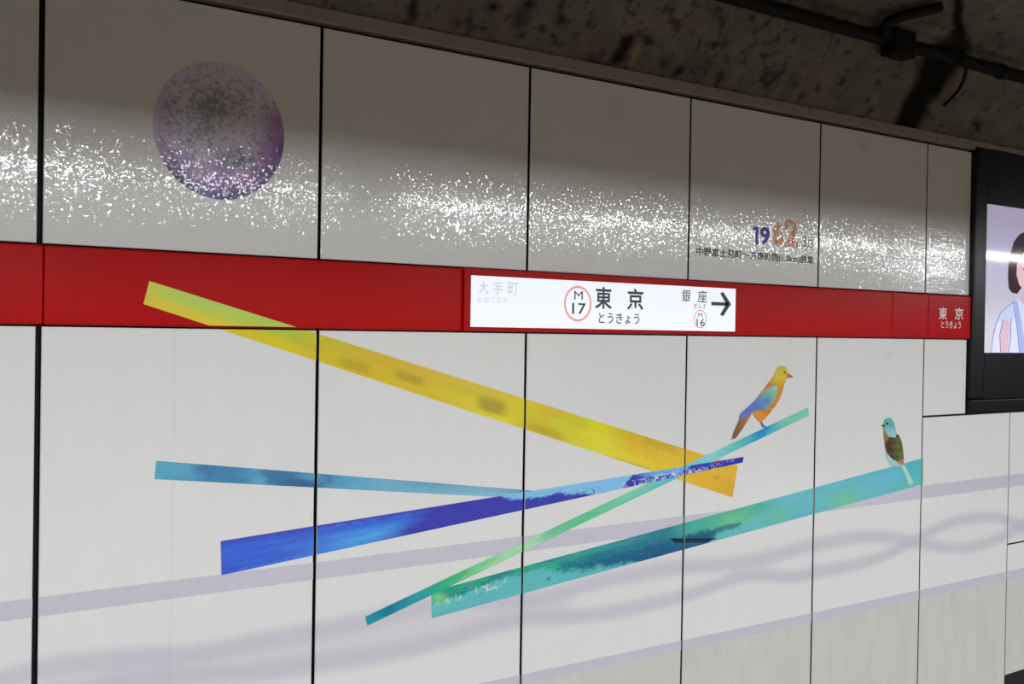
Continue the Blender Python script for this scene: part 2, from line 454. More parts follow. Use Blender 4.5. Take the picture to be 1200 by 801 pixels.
def col_teal(st):
    def f(V):
        px, py = PX(V); s, t = st(V); n = len(V)
        def K(*a): return np.tile(A(*a), (n, 1))
        base = mix(K(98, 180, 182), K(88, 172, 176), fbm(s*4, t*3, 41))
        tt = t+.22*(fbm(s*22, t*6, 42)-.5)+.10*(vn(s*70, t*10, 43)-.5)
        # ragged dark green top run, 505-660
        top = mix(K(35, 130, 125), K(45, 160, 120), sm(.4, .6, fbm(s*14, t*4, 44)))
        b1 = np.interp(px, [505, 540, 575, 610, 640, 660, 700, 740, 780, 815, 850, 880], [.45, .42, .25, .22, .30, .55, .75, .95, 1.3, 1.3, .5, -.3])
        c = mix(base, top, (1-sm(b1-.08, b1+.08, tt))*(px < 700)*.95)
        blue = mix(K(28, 110, 135), K(28, 85, 125), sm(.35, .8, t+.3*(fbm(s*5, t*3, 45)-.5)))
        c = mix(c, blue, sm(635, 700, px+60*(fbm(s*7, t*3, 46)-.5))*(1-sm(b1-.1, b1+.15, tt))*(1-sm(835, 890, px))*.95)
        c = mix(c, K(60, 160, 150), .65*np.exp(-((px-700)/60)**2)*np.exp(-((t-.12)/.13)**2))
        # green end of the run right of the black mark
        c = mix(c, K(62, 165, 145), sm(775, 815, px)*(1-sm(.35, .6, tt))*(1-sm(890, 930, px)))
        c = mix(c, K(98, 182, 130), np.exp(-((px-860)/26)**2-((t-.35)/.3)**2)*.9)
        c = mix(c, K(26, 88, 110), (1-sm(.0, .1, np.abs(tt-.62)-.04))*(px > 805)*(px < 868)*.7)
        c = mix(c, K(90, 174, 186), sm(880, 930, px)*.9)
        c = mix(c, K(105, 185, 140), np.exp(-((px-990)/20)**2-((t-.75)/.35)**2)*.8)
        c = mix(c, K(100, 182, 140), np.exp(-((px-912)/14)**2-((t-.7)/.3)**2)*.7)
        c = mix(c, K(110, 180, 215), np.exp(-((px-1035)/25)**2-((t-.4)/.3)**2)*.5)
        c = mix(c, K(95, 190, 165), np.exp(-((px-1075)/18)**2-((t-.9)/.25)**2)*.7)
        # white flecks and dark specks
        fl = (np.abs(fbm(s*42, t*6, 47, 2)-.5) < .035)*(fbm(s*18, t*2, 48, 2) > .42)*1.0*np.exp(-((t-.47+.0012*(px-540))/.17)**2)*(px > 507)*(px < 596)
        c = mix(c, K(190, 205, 195), np.clip(fl*1.2, 0, .85))
        c = mix(c, K(25, 85, 110), .8*np.exp(-((px-643)/2.2)**2-((py-678)/2)**2))
        c = mix(c, K(120, 200, 130), .8*np.exp(-((px-515)/10)**2-((py-700)/7)**2))
        return c*(1+.18*(fbm(s*14, t*16, 49)-.5)+.06*(vn(s*150, t*22, 52)-.5))[:, None]
    return f
def col_flat(*c, n=.05):
    def f(V):
        return np.tile(A(*c), (len(V), 1))*(1+n*(fbm(V[:, 0]*12, V[:, 2]*12, 50)-.5))[:, None]
    return f

Y_B = -.014                                       # front of the red band
stripes = [
    # name, quad (TL,TR,BR,BL), colour function, layer, label
    ('painted_line', [(-90, 716.5), (1230, 550), (1230, 564), (-90, 740)], None, 1, 'pale lavender straight line painted across the panels'),
    ('painted_line', [(380, 839), (1230, 658.5), (1230, 669), (380, 851)], None, 1, 'pale lavender lower straight line'),
    ('painted_stripe', [(175, 329), (864.5, 545), (858.3, 582.5), (168, 356)], col_yellow, 2, 'yellow watercolour stripe'),
    ('painted_stripe', [(183, 539.5), (655, 577), (640, 585), (181, 561)], col_lightblue, 3, 'steel blue watercolour stripe'),
    ('painted_stripe', [(505.4, 692.6), (1081.5, 536.5), (1081.5, 567), (506, 724)], col_teal, 3, 'broad teal watercolour stripe'),
    ('painted_stripe', [(428, 722), (946.5, 477), (948, 486.5), (430.5, 732.5)], col_green, 4, 'narrow green watercolour stripe'),
    ('painted_stripe', [(258.5, 633.5), (871, 535), (870, 541.5), (259.5, 673.5)], col_blue, 5, 'tapering deep blue watercolour stripe'),
    ('painted_dash', [(785, 630.5), (841, 630), (826, 635), (790, 635.5)], col_flat(22, 45, 60), 6, 'short black dash'),
]
def paint_stripes(panel, rect):
    for name, q, cf, layer, lab in stripes:
        poly, st = stripe(q)
        if cf is None: f = col_flat(184, 181, 193)
        elif cf in (col_yellow, col_lightblue, col_blue, col_green, col_teal): f = cf(st)
        else: f = cf
        fine = .0035 if cf in (col_blue, col_teal, col_green) else .008
        painted(name, poly, rect, panel, f, layer, fine if cf else .06, lab)

# ================================================================== the wall
wall = box('wall_back', -4.5, 10.5, PT, PT+.10, -1.1, 2.70, M_backing)
tag(wall, kind='structure')
# lower row
lower = {}
for k in range(0, 7):
    x0, x1 = XJ[k]+G[k], XJ[k+1]-G[k+1]
    p = grid_panel('wall_panel', x0, x1, Z_LOW, Z_RB-.004, wall, .012 if k >= 1 else .05)
    paint_stripes(p, (x0, x1, Z_LOW, Z_RB-.004)); lower[k] = (p, x0, x1)
# short panel beside the display, panels below it
p = grid_panel('wall_panel', XJ[7]+G[7], X_END-.012, Z_D+.006, Z_RB-.004, wall, .05)
rb = .004
for (x0, x1, z0, z1) in ((XJ[7]+G[7], XS-rb, Z_LOW, Z_D-.004), (XS+rb, XS+.89, .412, Z_D-.004), (XS+rb, XS+.89, -.352, .404),
                         (XS+.898, XS+1.78, -.352, Z_D-.004)):
    p = grid_panel('wall_panel', x0, x1, z0, z1, wall, .012)
    paint_stripes(p, (x0, x1, z0, z1)); lower[(x0, z0)] = (p, x0, x1)
# upper row
upper = {}
for k in range(0, 8):
    x0 = XJ[k]+G[k]; x1 = (XJ[k+1]-G[k+1]) if k < 7 else X_END
    p = grid_panel('wall_panel', x0, x1, Z_RT+.006, Z_TOP-.004, wall, .02)
    upper[k] = (p, x0, x1)

# purple disc on the upper panel
cx, cz, cr = 1.4105, 2.2321, .2224
def col_disc(V):
    n = len(V); X = (V[:, 0]-cx)/cr; Z = (V[:, 2]-cz)/cr
    def K(*a): return np.tile(A(*a), (n, 1))
    c = mix(K(200, 192, 212), K(186, 184, 198), fbm(X*3, Z*3, 61))
    c = mix(c, K(188, 168, 204), .6*sm(.5, .9, -X)*1.0)
    c = mix(c, K(160, 115, 172), sm(.45, .85, X-.25*Z+.1*(fbm(X*4, Z*4, 62)-.5))*(1-sm(.25, .6, Z))*.9)
    c = mix(c, K(168, 128, 178), sm(.40, .75, -Z)*(.4+.9*fbm(X*3, Z*3, 63)))
    c = mix(c, K(72, 84, 118), sm(.74, .98, np.hypot(X, Z))*sm(.1, .5, -Z+.3*X)*.9)
    c = mix(c, K(150, 120, 180), .6*sm(.5, .8, fbm(X*4+3, Z*4, 64))*sm(0, .5, -Z))
    sp = vn(X*36, Z*36, 65); dens = fbm(X*2.2+.6, Z*2.2, 66)+.22*np.exp(-((X+.02)/.28)**2-((Z-.42)/.2)**2)+.2*np.exp(-((X-.33)/.2)**2-((Z+.42)/.14)**2)
    c = mix(c, K(112, 116, 122), sm(1.22, 1.36, sp+dens)*.6*(1-sm(.85, .95, np.abs(X))))
    c = mix(c, K(80, 120, 118), np.clip((vn(X*20, Z*20, 67) > .5)*np.exp(-((X-.33)/.18)**2-((Z+.42)/.10)**2), 0, .7))
    c = mix(c, K(92, 120, 108), np.clip((vn(X*20, Z*20, 68) > .5)*np.exp(-((X+.05)/.22)**2-((Z-.36)/.16)**2), 0, .7))
    c = mix(c, K(185, 135, 100), np.clip((vn(X*14, Z*14, 69) > .72)*np.exp(-((X-.1)/.35)**2-((Z-.3)/.4)**2)*.6, 0, .6))
    c = mix(c, K(110, 80, 125), (vn(X*34+5, Z*34, 70) > .86)*.45)
    return c
circ = [(cx+cr*math.cos(t), cz+cr*math.sin(t)) for t in np.linspace(0, 2*math.pi, 97)[:-1]]
painted('painted_disc', circ, None, upper[2][0], col_disc, 1, .005, 'mottled purple and grey disc')

# ------------------------------------------------------------------ text helper
_dg = None
def glyphs(txt, off=0.0):
    c = bpy.data.curves.new('tmp_text', 'FONT'); c.body = txt; c.offset = off; c.resolution_u = 4
    o = bpy.data.objects.new('tmp_text', c); C.objects.link(o)
    bpy.context.view_layer.update()
    me = bpy.data.meshes.new_from_object(o.evaluated_get(bpy.context.evaluated_depsgraph_get()))
    V = np.array([v.co[:] for v in me.vertices]); F = [list(p.vertices) for p in me.polygons]
    bpy.data.objects.remove(o); bpy.data.curves.remove(c); bpy.data.meshes.remove(me)
    V = V[:, :2]; V = (V-V.min(0))/(V.max(0)-V.min(0))
    return V, F
def rect_px(x0, y0, x1, y1, Y):
    yc, xc = (y0+y1)/2, (x0+x1)/2
    return W(x0, yc, Y)[0], W(x1, yc, Y)[0], W(xc, y1, Y)[1], W(xc, y0, Y)[1]
def lettering(name, items, Y, m, parent, label=None, colf=None, raw=False):
    VV = []; FF = []
    for it in items:
        txt, bx, off = it[:3]
        V, F = glyphs(txt, off)
        x0, x1, z0, z1 = bx if raw else rect_px(*bx, Y)
        n = len(VV)
        VV += [(x0+(x1-x0)*a, Y, z0+(z1-z0)*b) for a, b in V]; FF += [[i+n for i in f] for f in F]
    V = np.array(VV)
    o = mesh_np(name, V, FF, m, parent, None if colf is None else colf(V))
    if label: o['label'] = label
    return o
def ring(name, bx, wd, Y, m, parent, label=None):
    x0, x1, z0, z1 = rect_px(*bx, Y); cx_, cz_ = (x0+x1)/2, (z0+z1)/2; r = ((x1-x0)+(z1-z0))/4
    V = []; F = []; n = 56
    for k in range(n):
        t = 2*math.pi*k/n; c_, s_ = math.cos(t), math.sin(t)
        V += [(cx_+r*c_, Y, cz_+r*s_), (cx_+(r-wd)*c_, Y, cz_+(r-wd)*s_)]
    for k in range(n):
        j = (k+1) % n; F.append([2*k, 2*j, 2*j+1, 2*k+1])
    o = mesh_np(name, V, F, m, parent)
    if label: o['label'] = label
    return o

# opening year print on the fifth panel
pn = upper[5][0]; YT = -.0012
M_matte = mat('matte_print', rough=.6, attr=True, spec=.2)
def digits_colour(V):
    X, Z = V[:, 0], V[:, 2]; n = len(V)
    c = mix(np.tile(A(222, 150, 105), (n, 1)), np.tile(A(205, 165, 150), (n, 1)), (vn(X*90, Z*90, 80) > .5)*.9)
    c = mix(c, np.tile(A(205, 125, 60), (n, 1)), (vn(X*60, Z*60, 81) > .62)*.8)
    return c
lettering('year_digits', [('9', (890.8, 265.8, 902, 286.5), .03)], YT, mat('violet_print', tuple(A(98, 82, 165)), .6, spec=.2), pn, 'violet digits')
V1, F1 = poly_grid([W(x, y) for x, y in ((882.2, 267.6), (885.0, 265.3), (888.6, 265.5), (888.6, 286.3), (885.3, 286.1), (885.3, 268.9), (882.8, 270.2))], YT, 0)
mesh_np('year_digits', V1, F1, bpy.data.materials['violet_print'], pn)['label'] = 'violet digit one'
def dotted_digit(txt, bx):
    # the large digits are printed as loose brush marks: many small scraps inside the outline
    V, F = glyphs(txt, .045)
    x0, x1, z0, z1 = rect_px(*bx, YT)
    bm = bmesh.new()
    vs = [bm.verts.new((x0+(x1-x0)*a, YT, z0+(z1-z0)*b)) for a, b in V]
    for f in F:
        try: bm.faces.new([vs[i] for i in f])
        except ValueError: pass
    for ax, lo, hi in ((0, x0, x1), (2, z0, z1)):
        k = lo+.0055
        while k < hi:
            co = [0, YT, 0]; no = [0, 0, 0]; co[ax] = k; no[ax] = 1
            bmesh.ops.bisect_plane(bm, geom=bm.verts[:]+bm.edges[:]+bm.faces[:], plane_co=co, plane_no=no); k += .0055
    kill = [f for f in bm.faces if float(vn(f.calc_center_median().x*130, f.calc_center_median().z*130, 83)) > .66]
    bmesh.ops.delete(bm, geom=kill, context='FACES')
    return bm
for ch, bx in (('6', (905, 258, 918.5, 288.5)), ('2', (920, 256.5, 935, 289.5))):
    o = bm_obj('year_digits', dotted_digit(ch, bx), M_matte, pn, colf=digits_colour); o['label'] = 'orange broken digit'
lettering('month_text', [('3', (940.5, 276, 945, 289), 0), ('月', (946.2, 277, 952.3, 290.3), 0)], YT, mat('grey_print', tuple(A(132, 132, 136)), .6, spec=.2), pn)
xa, za = W(815.8, 300.6); xb, zb = W(953, 308.6); zt = W(815.8, 288.8)[1]
lettering('opening_text', [('中野富士見町〜方南町間(1.3km)開業', (xa, xb, za, zt), .009)], YT, M_ink, pn, raw=True)

# ------------------------------------------------------------------ birds printed on the lower panels
def layered(name, layers, scale, ox, oy, parent, label, base_layer=7):
    VV = []; FF = []; CC = []
    for i, (pts, cf) in enumerate(layers):
        poly = [W(ox+x*scale, oy+y*scale) for x, y in pts]
        V, F = poly_grid(poly, -.0004*base_layer-.00015*i, .006)
        n = len(VV); VV += V.tolist(); FF += [[k+n for k in f] for f in F]
        px, py = PX(V); CC.append(cf((px-ox)/scale, (py-oy)/scale, V))
    o = mesh_np(name, np.array(VV), FF, M_paint, parent, np.concatenate(CC)); o['label'] = label
    return o
def gradc(c0, c1, fn, n=.15, seed=90):
    def f(x, y, V):
        k = np.clip(fn(x, y), 0, 1)
        return mix(np.tile(A(*c0), (len(x), 1)), np.tile(A(*c1), (len(x), 1)), k)*(1+n*(fbm(V[:, 0]*45, V[:, 2]*45, seed)-.5))[:, None]
    return f
def disc(x, y, r, n=10): return [(x+r*math.cos(t*2*math.pi/n), y+r*math.sin(t*2*math.pi/n)) for t in range(n)]
def body1(x, y, V):
    n = len(x); K = lambda *a: np.tile(A(*a), (n, 1))
    c = mix(K(204, 186, 62), K(206, 128, 62), sm(210, 300, y-.35*(x-480)))
    c = mix(c, K(165, 185, 85), sm(150, 125, y))
    c = mix(c, K(180, 168, 70), .5*(vn(V[:, 0]*60, V[:, 2]*60, 91) > .55))
    c = mix(c, K(212, 140, 52), sm(470, 520, y)*.8)
    c = mix(c, K(190, 90, 62), sm(.4, .7, fbm(V[:, 0]*30, V[:, 2]*30, 92))*sm(200, 260, y)*.7)
    return c
def wing1(x, y, V):
    n = len(x); K = lambda *a: np.tile(A(*a), (n, 1))
    u = (x-168)/300
    c = mix(K(92, 118, 190), K(118, 178, 150), sm(.35, .75, u-.25*((y-(700-1.0*x))/100)*.6))
    c = mix(c, K(95, 120, 200), sm(.6, .9, 1-u)*.8)
    c = mix(c, K(80, 120, 185), np.exp(-((x-390)/35)**2-((y-395)/35)**2)*.9)
    c = mix(c, K(175, 195, 180), np.exp(-((x-450)/25)**2-((y-300)/30)**2)*.8)
    return c*(1+.2*(fbm(V[:, 0]*50, V[:, 2]*50, 93)-.5))[:, None]
P4 = lower[5][0]
layered('painted_bird', [
    ([(262, 478), (268, 500), (200, 612), (142, 693), (132, 684), (114, 702), (128, 642), (178, 530), (205, 505)], gradc((120, 92, 62), (176, 122, 72), lambda x, y: (x-150)/110)),
    ([(448, 192), (464, 148), (482, 128), (505, 121), (532, 130), (547, 155), (556, 182), (548, 215), (540, 226), (526, 262), (506, 332), (482, 392), (442, 452), (402, 502), (362, 545), (345, 562), (320, 552), (296, 520), (276, 490), (240, 472), (232, 455), (290, 398), (350, 323), (402, 256)], body1),
    ([(435, 280), (470, 278), (478, 300), (468, 345), (440, 395), (400, 445), (352, 472), (300, 468), (260, 490), (205, 532), (168, 530), (184, 492), (240, 444), (298, 392), (345, 340), (395, 292)], wing1),
    ([(543, 178), (568, 190), (597, 212), (560, 216), (540, 216)], gradc((190, 120, 55), (150, 70, 70), lambda x, y: (x-550)/45)),
    (disc(527, 173, 8), gradc((60, 60, 40), (60, 60, 40), lambda x, y: x*0)),
    ([(338, 562), (350, 560), (362, 586), (392, 600), (372, 606), (350, 598)], gradc((70, 100, 150), (60, 120, 180), lambda x, y: (y-560)/40)),
], .15, 840, 410, P4, 'small orange, yellow and blue songbird facing right')
P5 = lower[6][0]
layered('painted_bird', [
    ([(368, 508), (398, 498), (432, 565), (470, 640), (452, 645), (437, 665), (425, 650), (405, 580)], gradc((165, 210, 195), (150, 205, 200), lambda x, y: (y-500)/150)),
    ([(243, 370), (262, 410), (300, 450), (350, 480), (392, 470), (392, 495), (365, 515), (320, 505), (290, 495), (262, 445)], gradc((150, 198, 190), (175, 150, 140), lambda x, y: (x-330)/60)),
    ([(235, 200), (262, 225), (285, 270), (300, 300), (262, 340), (247, 362), (238, 285)], gradc((165, 125, 95), (120, 100, 70), lambda x, y: (y-230)/100)),
    ([(262, 300), (285, 278), (325, 285), (332, 255), (352, 262), (372, 305), (385, 372), (392, 450), (385, 487), (352, 480), (300, 446), (262, 402), (246, 352)], gradc((78, 62, 50), (98, 105, 60), lambda x, y: (x-290)/80+.25*np.sin(y/9), .5)),
    ([(345, 468), (390, 452), (390, 482), (365, 492)], gradc((165, 110, 95), (170, 120, 100), lambda x, y: x*0+.5)),
    ([(233, 200), (237, 165), (246, 138), (268, 127), (292, 133), (310, 160), (325, 205), (334, 252), (322, 285), (272, 275), (252, 240)], gradc((95, 170, 160), (150, 190, 205), lambda x, y: (y-190)/60)),
    ([(216, 189), (240, 178), (242, 196), (226, 198)], gradc((70, 55, 55), (90, 70, 60), lambda x, y: x*0)),
    (disc(260, 174, 9), gradc((25, 35, 40), (25, 35, 40), lambda x, y: x*0)),
], .1497, 1000, 470, P5, 'small green headed brown songbird seen from behind')

# ================================================================== red line band
band = tag(empty('trim_1', (2.5, PT, Z_RB)), kind='structure')
def wx(px, py=370, Y=Y_B): return W(px, py, Y)[0]
bx = [-1.0, wx(51, 330), wx(1046), wx(1088), X_END+.02]
boards = []
for i in range(4):
    g = .0012
    o = box('band_board', bx[i]+g, bx[i+1]-g, Y_B, PT-.001, Z_RB+.002, Z_RT, M_red, band, .005, 3, False)
    boards.append(o)
# the yellow stripe runs over the red board
poly, st = stripe([(175, 329), (864.5, 545), (858.3, 582.5), (168, 356)], Y_B)
painted('painted_stripe', poly, (bx[1], bx[2], Z_RB+.007, Z_RT-.006), boards[1], col_yellow(st), 1, .008, 'yellow watercolour stripe end on the red board', M_redpaint, Y_B)
YL = Y_B-.0006
lettering('station_name', [('東', (1100.3, 360, 1110, 374.2), .012), ('京', (1118.8, 360.3, 1129, 374.5), .012), ('とうきょう', (1103, 376, 1126, 384.5), .012)], YL, M_white, boards[3], 'white station name')
boards[3]['label'] = 'short red end board with the white station name'

# ================================================================== station sign
YS = -.024
sx0, sx1 = W(543.5, 356, YS)[0], W(869, 356, YS)[0]
sg = tag(empty('station_sign', ((sx0+sx1)/2, Y_B, Z_RB+.004)), 'backlit white station name sign with a red rim, set in the red band', 'sign')
fx0, fx1, _, _ = rect_px(551.5, 322, 862, 387, YS)
fz0, fz1 = W(552, 382.6, YS)[1], W(552, 322.3, YS)[1]
bm = bmesh.new()
for (a, b, c, d) in ((sx0, fx0, Z_RB+.003, Z_RT+.001), (fx1, sx1, Z_RB+.003, Z_RT+.001), (fx0, fx1, Z_RB+.003, fz0), (fx0, fx1, fz1, Z_RT+.001)):
    box_bm(a, b, YS-.003, Y_B, c, d, .003, 2, bm)
bm_obj('rim', bm, M_red, sg)['label'] = 'red rim'
box('light_panel', fx0, fx1, YS, Y_B, fz0, fz1, M_sign, sg)
YG = YS-.0008
fg = lettering('faded_station_name', [('大', (561, 329, 572.4, 344), .0), ('手', (578, 330, 589.6, 345), .0), ('町', (595.3, 330.7, 607.4, 345.5), .0), ('おおてまち', (560, 347.9, 594.6, 354.8), 0)], YG, M_signgrey, sg, 'faded grey station name')
lettering('station_name', [('東', (697.4, 336, 717.2, 361.9), .022), ('京', (735, 338, 754, 363.6), .022), ('とうきょう', (701.5, 366.6, 749.3, 379.2), .01)], YG, M_signtext, sg, 'black station name')
lettering('station_number', [('M', (673, 341, 683, 351), 0), ('17', (670.5, 355, 686.6, 368), .012)], YG, M_signtext, sg, 'black station number')
ring('number_ring', (661, 334.6, 693.2, 376.6), .009, YG, M_ring, sg, 'red ring around the station number')
lettering('next_station_name', [('銀', (799.3, 339, 809.2, 353.5), .006), ('座', (817.8, 340, 828.4, 354.5), .006), ('ぎんざ', (813, 355.3, 827.5, 361.3), 0)], YG, M_signtext, sg, 'black next station name')
lettering('next_station_number', [('M', (818.4, 366.8, 823.3, 371.2), 0), ('16', (816.4, 373.2, 826, 381.8), .005)], YG, M_signtext, sg)
ring('next_number_ring', (813.2, 362.8, 828.2, 384.2), .005, YG, M_ring, sg, 'small red ring')
def arrow():
    # shaft and a two stroke head
    bm = bmesh.new()
    def poly(pts):
        vs = []
        for x, y in pts:
            X, Z = W(x, y, YG); vs.append(bm.verts.new((X, YG, Z)))
        f = bm.faces.new(vs)
    poly([(833.6, 353.4), (833.6, 357.6), (853.0, 358.2), (853.0, 354.2)])
    poly([(847.6, 341.8), (844.0, 343.6), (850.8, 356.0), (856.8, 356.2)])
    poly([(850.8, 356.0), (843.8, 368.4), (847.4, 370.4), (856.8, 356.2)])
    bmesh.ops.recalc_face_normals(bm, faces=bm.faces)
    if bm.faces[:][0].normal.y > 0: bmesh.ops.reverse_faces(bm, faces=bm.faces)
    bm_obj('arrow', bm, M_signtext, sg)['label'] = 'black arrow pointing right'
arrow()

# ================================================================== advertising display
YD = -.03
dx0 = W(1142, 300, YD)[0]; dx1 = dx0+1.95
dz1 = 2.66; dz0 = W(1150, 468, YD)[1]; dzb = W(1150, 481.5, YD)[1]
ds = tag(empty('display_screen', ((dx0+dx1)/2, PT, dzb)), 'large black framed video display at the right edge, showing a drawn woman', 'screen')
qx0 = W(1156.5, 300, YD)[0]; qz1 = W(1157, 238.5, YD)[1]; qz0 = W(1157, 413, YD)[1]; qx1 = dx1-(qx0-dx0)
bm = bmesh.new()
def rounded_bar(bm, x0, x1, z0, z1, r): box_bm(x0, x1, YD, PT-.001, z0, z1, r, 4, bm)
rounded_bar(bm, dx0, qx0, dz0+.003, dz1, .012)
rounded_bar(bm, qx1, dx1, dz0+.003, dz1, .012)
box_bm(qx0-.001, qx1+.001, YD+.002, PT-.001, qz1, dz1-.001, .001, 1, bm)
box_bm(qx0-.001, qx1+.001, YD+.002, PT-.001, dz0+.003, qz0, .001, 1, bm)
bm_obj('frame', bm, M_frame, ds, smooth=False)
box('lower_cover', dx0, dx1, YD-.002, PT-.001, dzb, dz0-.001, M_frame, ds, .006, 3)
box('header_cover', dx0+.02, dx1-.02, YD-.004, YD+.001, W(1160, 200, YD)[1], dz1-.008, M_frame, ds, .002, 2)
# lit picture
def screen_col(V):
    n = len(V); z = (V[:, 2]-qz0)/(qz1-qz0)
    K = lambda *a: np.tile(lin(a), (n, 1))
    c = mix(K(196, 194, 206), K(184, 178, 208), sm(.2, .7, z))
    return c
V = []; F = []; nx, nz = 40, 24
for j in range(nz+1):
    for i in range(nx+1): V.append((qx0+(qx1-qx0)*i/nx, YD+.004, qz0+(qz1-qz0)*j/nz))
for j in range(nz):
    for i in range(nx): a = j*(nx+1)+i; F.append([a, a+1, a+nx+2, a+nx+1])
scr = mesh_np('screen', V, F, M_screen, ds, screen_col(np.array(V)))
# the drawn woman: flat shapes on the screen, mirrored about her own middle
YW = YD+.0035
cxw = W(1214, 350, YW)[0]
def ill(name, pts, rgb, layer, label=None, mirror=True, curve=True):
    w_ = [W(x, y, YW) for x, y in pts]
    def build(poly, nm):
        V, F = poly_grid(poly, YW-.0002*layer, .0)
        o = mesh_np(nm, V, F, M_screen, scr, np.tile(lin(rgb), (len(V), 1)))
        if label: o['label'] = label
    if mirror:
        poly = w_ + [(2*cxw-x, z) for x, z in w_[::-1]]
        build(poly, name)
    else:
        build(w_, name)
        build([(2*cxw-x, z) for x, z in w_], name)
ill('blouse', [(1213, 349), (1197, 349.5), (1189, 352), (1180, 359), (1172, 366), (1167, 378), (1163, 394), (1161, 412.6), (1213, 413.2)], (205, 210, 236), 1, 'pale blue blouse')
ill('arm', [(1175, 376), (1180, 372), (1184, 380), (1183, 396), (1180, 412.6), (1172, 412.4), (1171, 395)], (206, 176, 190), 2, None, False)
ill('sleeve', [(1186, 355), (1178, 362), (1171, 370), (1169, 378), (1175, 376), (1181, 372), (1185, 378), (1190, 370), (1190, 356)], (188, 200, 232), 3, 'blue sleeve', False)
ill('collar', [(1187, 354), (1192, 352), (1196, 372), (1200, 395), (1201, 412.8), (1194, 412.8), (1192, 390)], (160, 172, 215), 3, 'blue collar edge', False)
for pts in ([(1189, 352), (1180, 359), (1172, 366), (1167, 378), (1163, 394), (1161, 412.6)], [(1175, 374), (1171, 392), (1172, 412.4)], [(1184, 372), (1184, 396), (1181, 412.5)], [(1187, 354), (1192, 390), (1194, 412.6)]):
    q = [(x, y) for x, y in pts] + [(x+.9, y+.4) for x, y in pts[::-1]]
    ill('outline', q, (120, 125, 170), 4, None, False)
ill('neck', [(1213, 330), (1200, 332), (1199, 345), (1194, 351), (1201, 358), (1213, 362)], (214, 176, 186), 4)
ill('hair', [(1213, 268), (1203, 270), (1194, 275), (1188, 283), (1184, 296), (1181.5, 312), (1181, 326), (1182, 338), (1186, 343), (1192, 344), (1196, 338), (1213, 336)], (62, 46, 54), 5, 'short dark hair')
ill('face', [(1213, 286), (1203, 292), (1196, 300), (1191.5, 310), (1191, 322), (1194, 333), (1200, 341), (1208, 346), (1213, 347)], (222, 186, 196), 6)
ill('eye', [(1198.5, 315), (1201, 313), (1205, 313.5), (1207, 316), (1203, 318), (1200, 317.5)], (60, 45, 55), 7, None, False)
ill('mouth', [(1213, 334), (1208, 335), (1213, 338)], (190, 90, 100), 7)

# ================================================================== brown ledge over the panels
led = tag(empty('trim_2', (2.5, PT, 2.636)), kind='structure')
for a, b in ((-3.0, 4.325), (4.329, 5.378), (5.382, 9.5)):
    box('ledge_strip', a, b, -.022, PT+.04, 2.640, 2.690, M_ledge, led, .004, 2)

# ================================================================== tunnel haunch and ceiling (grimy concrete)
prof = [(.02, 2.66), (-.012, 2.695), (-.07, 2.80), (-.145, 2.95), (-.235, 3.115), (-.26, 3.135), (-.32, 3.150), (-.60, 3.235), (-1.4, 3.42), (-2.9, 3.5)]
def sample_profile(step_near, step_far):
    out = []
    for (y0, z0), (y1, z1) in zip(prof[:-1], prof[1:]):
        L = math.hypot(y1-y0, z1-z0); n = max(1, int(L/(step_near if y1 > -.7 else step_far)))
        for k in range(n): out.append((y0+(y1-y0)*k/n, z0+(z1-z0)*k/n))
    out.append(prof[-1]); return np.array(out)
pr_ = sample_profile(.012, .12)
sl = np.concatenate([[0], np.cumsum(np.hypot(*np.diff(pr_, axis=0).T))])
xs = np.concatenate([np.linspace(-4, .6, 24), np.arange(.62, 7.0, .014), np.linspace(7.1, 10.5, 30)])
GX, GS = np.meshgrid(xs, np.arange(len(pr_)))
Yp = pr_[GS.astype(int), 0]; Zp = pr_[GS.astype(int), 1]; Sv = sl[GS.astype(int)]
bumpv = .010*(fbm(GX*5, Sv*5, 101)-.5)+.006*(fbm(GX*22, Sv*22, 102)-.5)
bumpv = bumpv*sm(0, .06, Sv)
V = np.stack([GX.ravel(), (Yp-bumpv*.8).ravel(), (Zp-bumpv*.4).ravel()], 1)
nX = len(xs); i = np.arange(len(pr_)-1)[:, None]*nX+np.arange(nX-1)[None, :]
F = np.stack([i, i+nX, i+nX+1, i+1], -1).reshape(-1, 4).tolist()
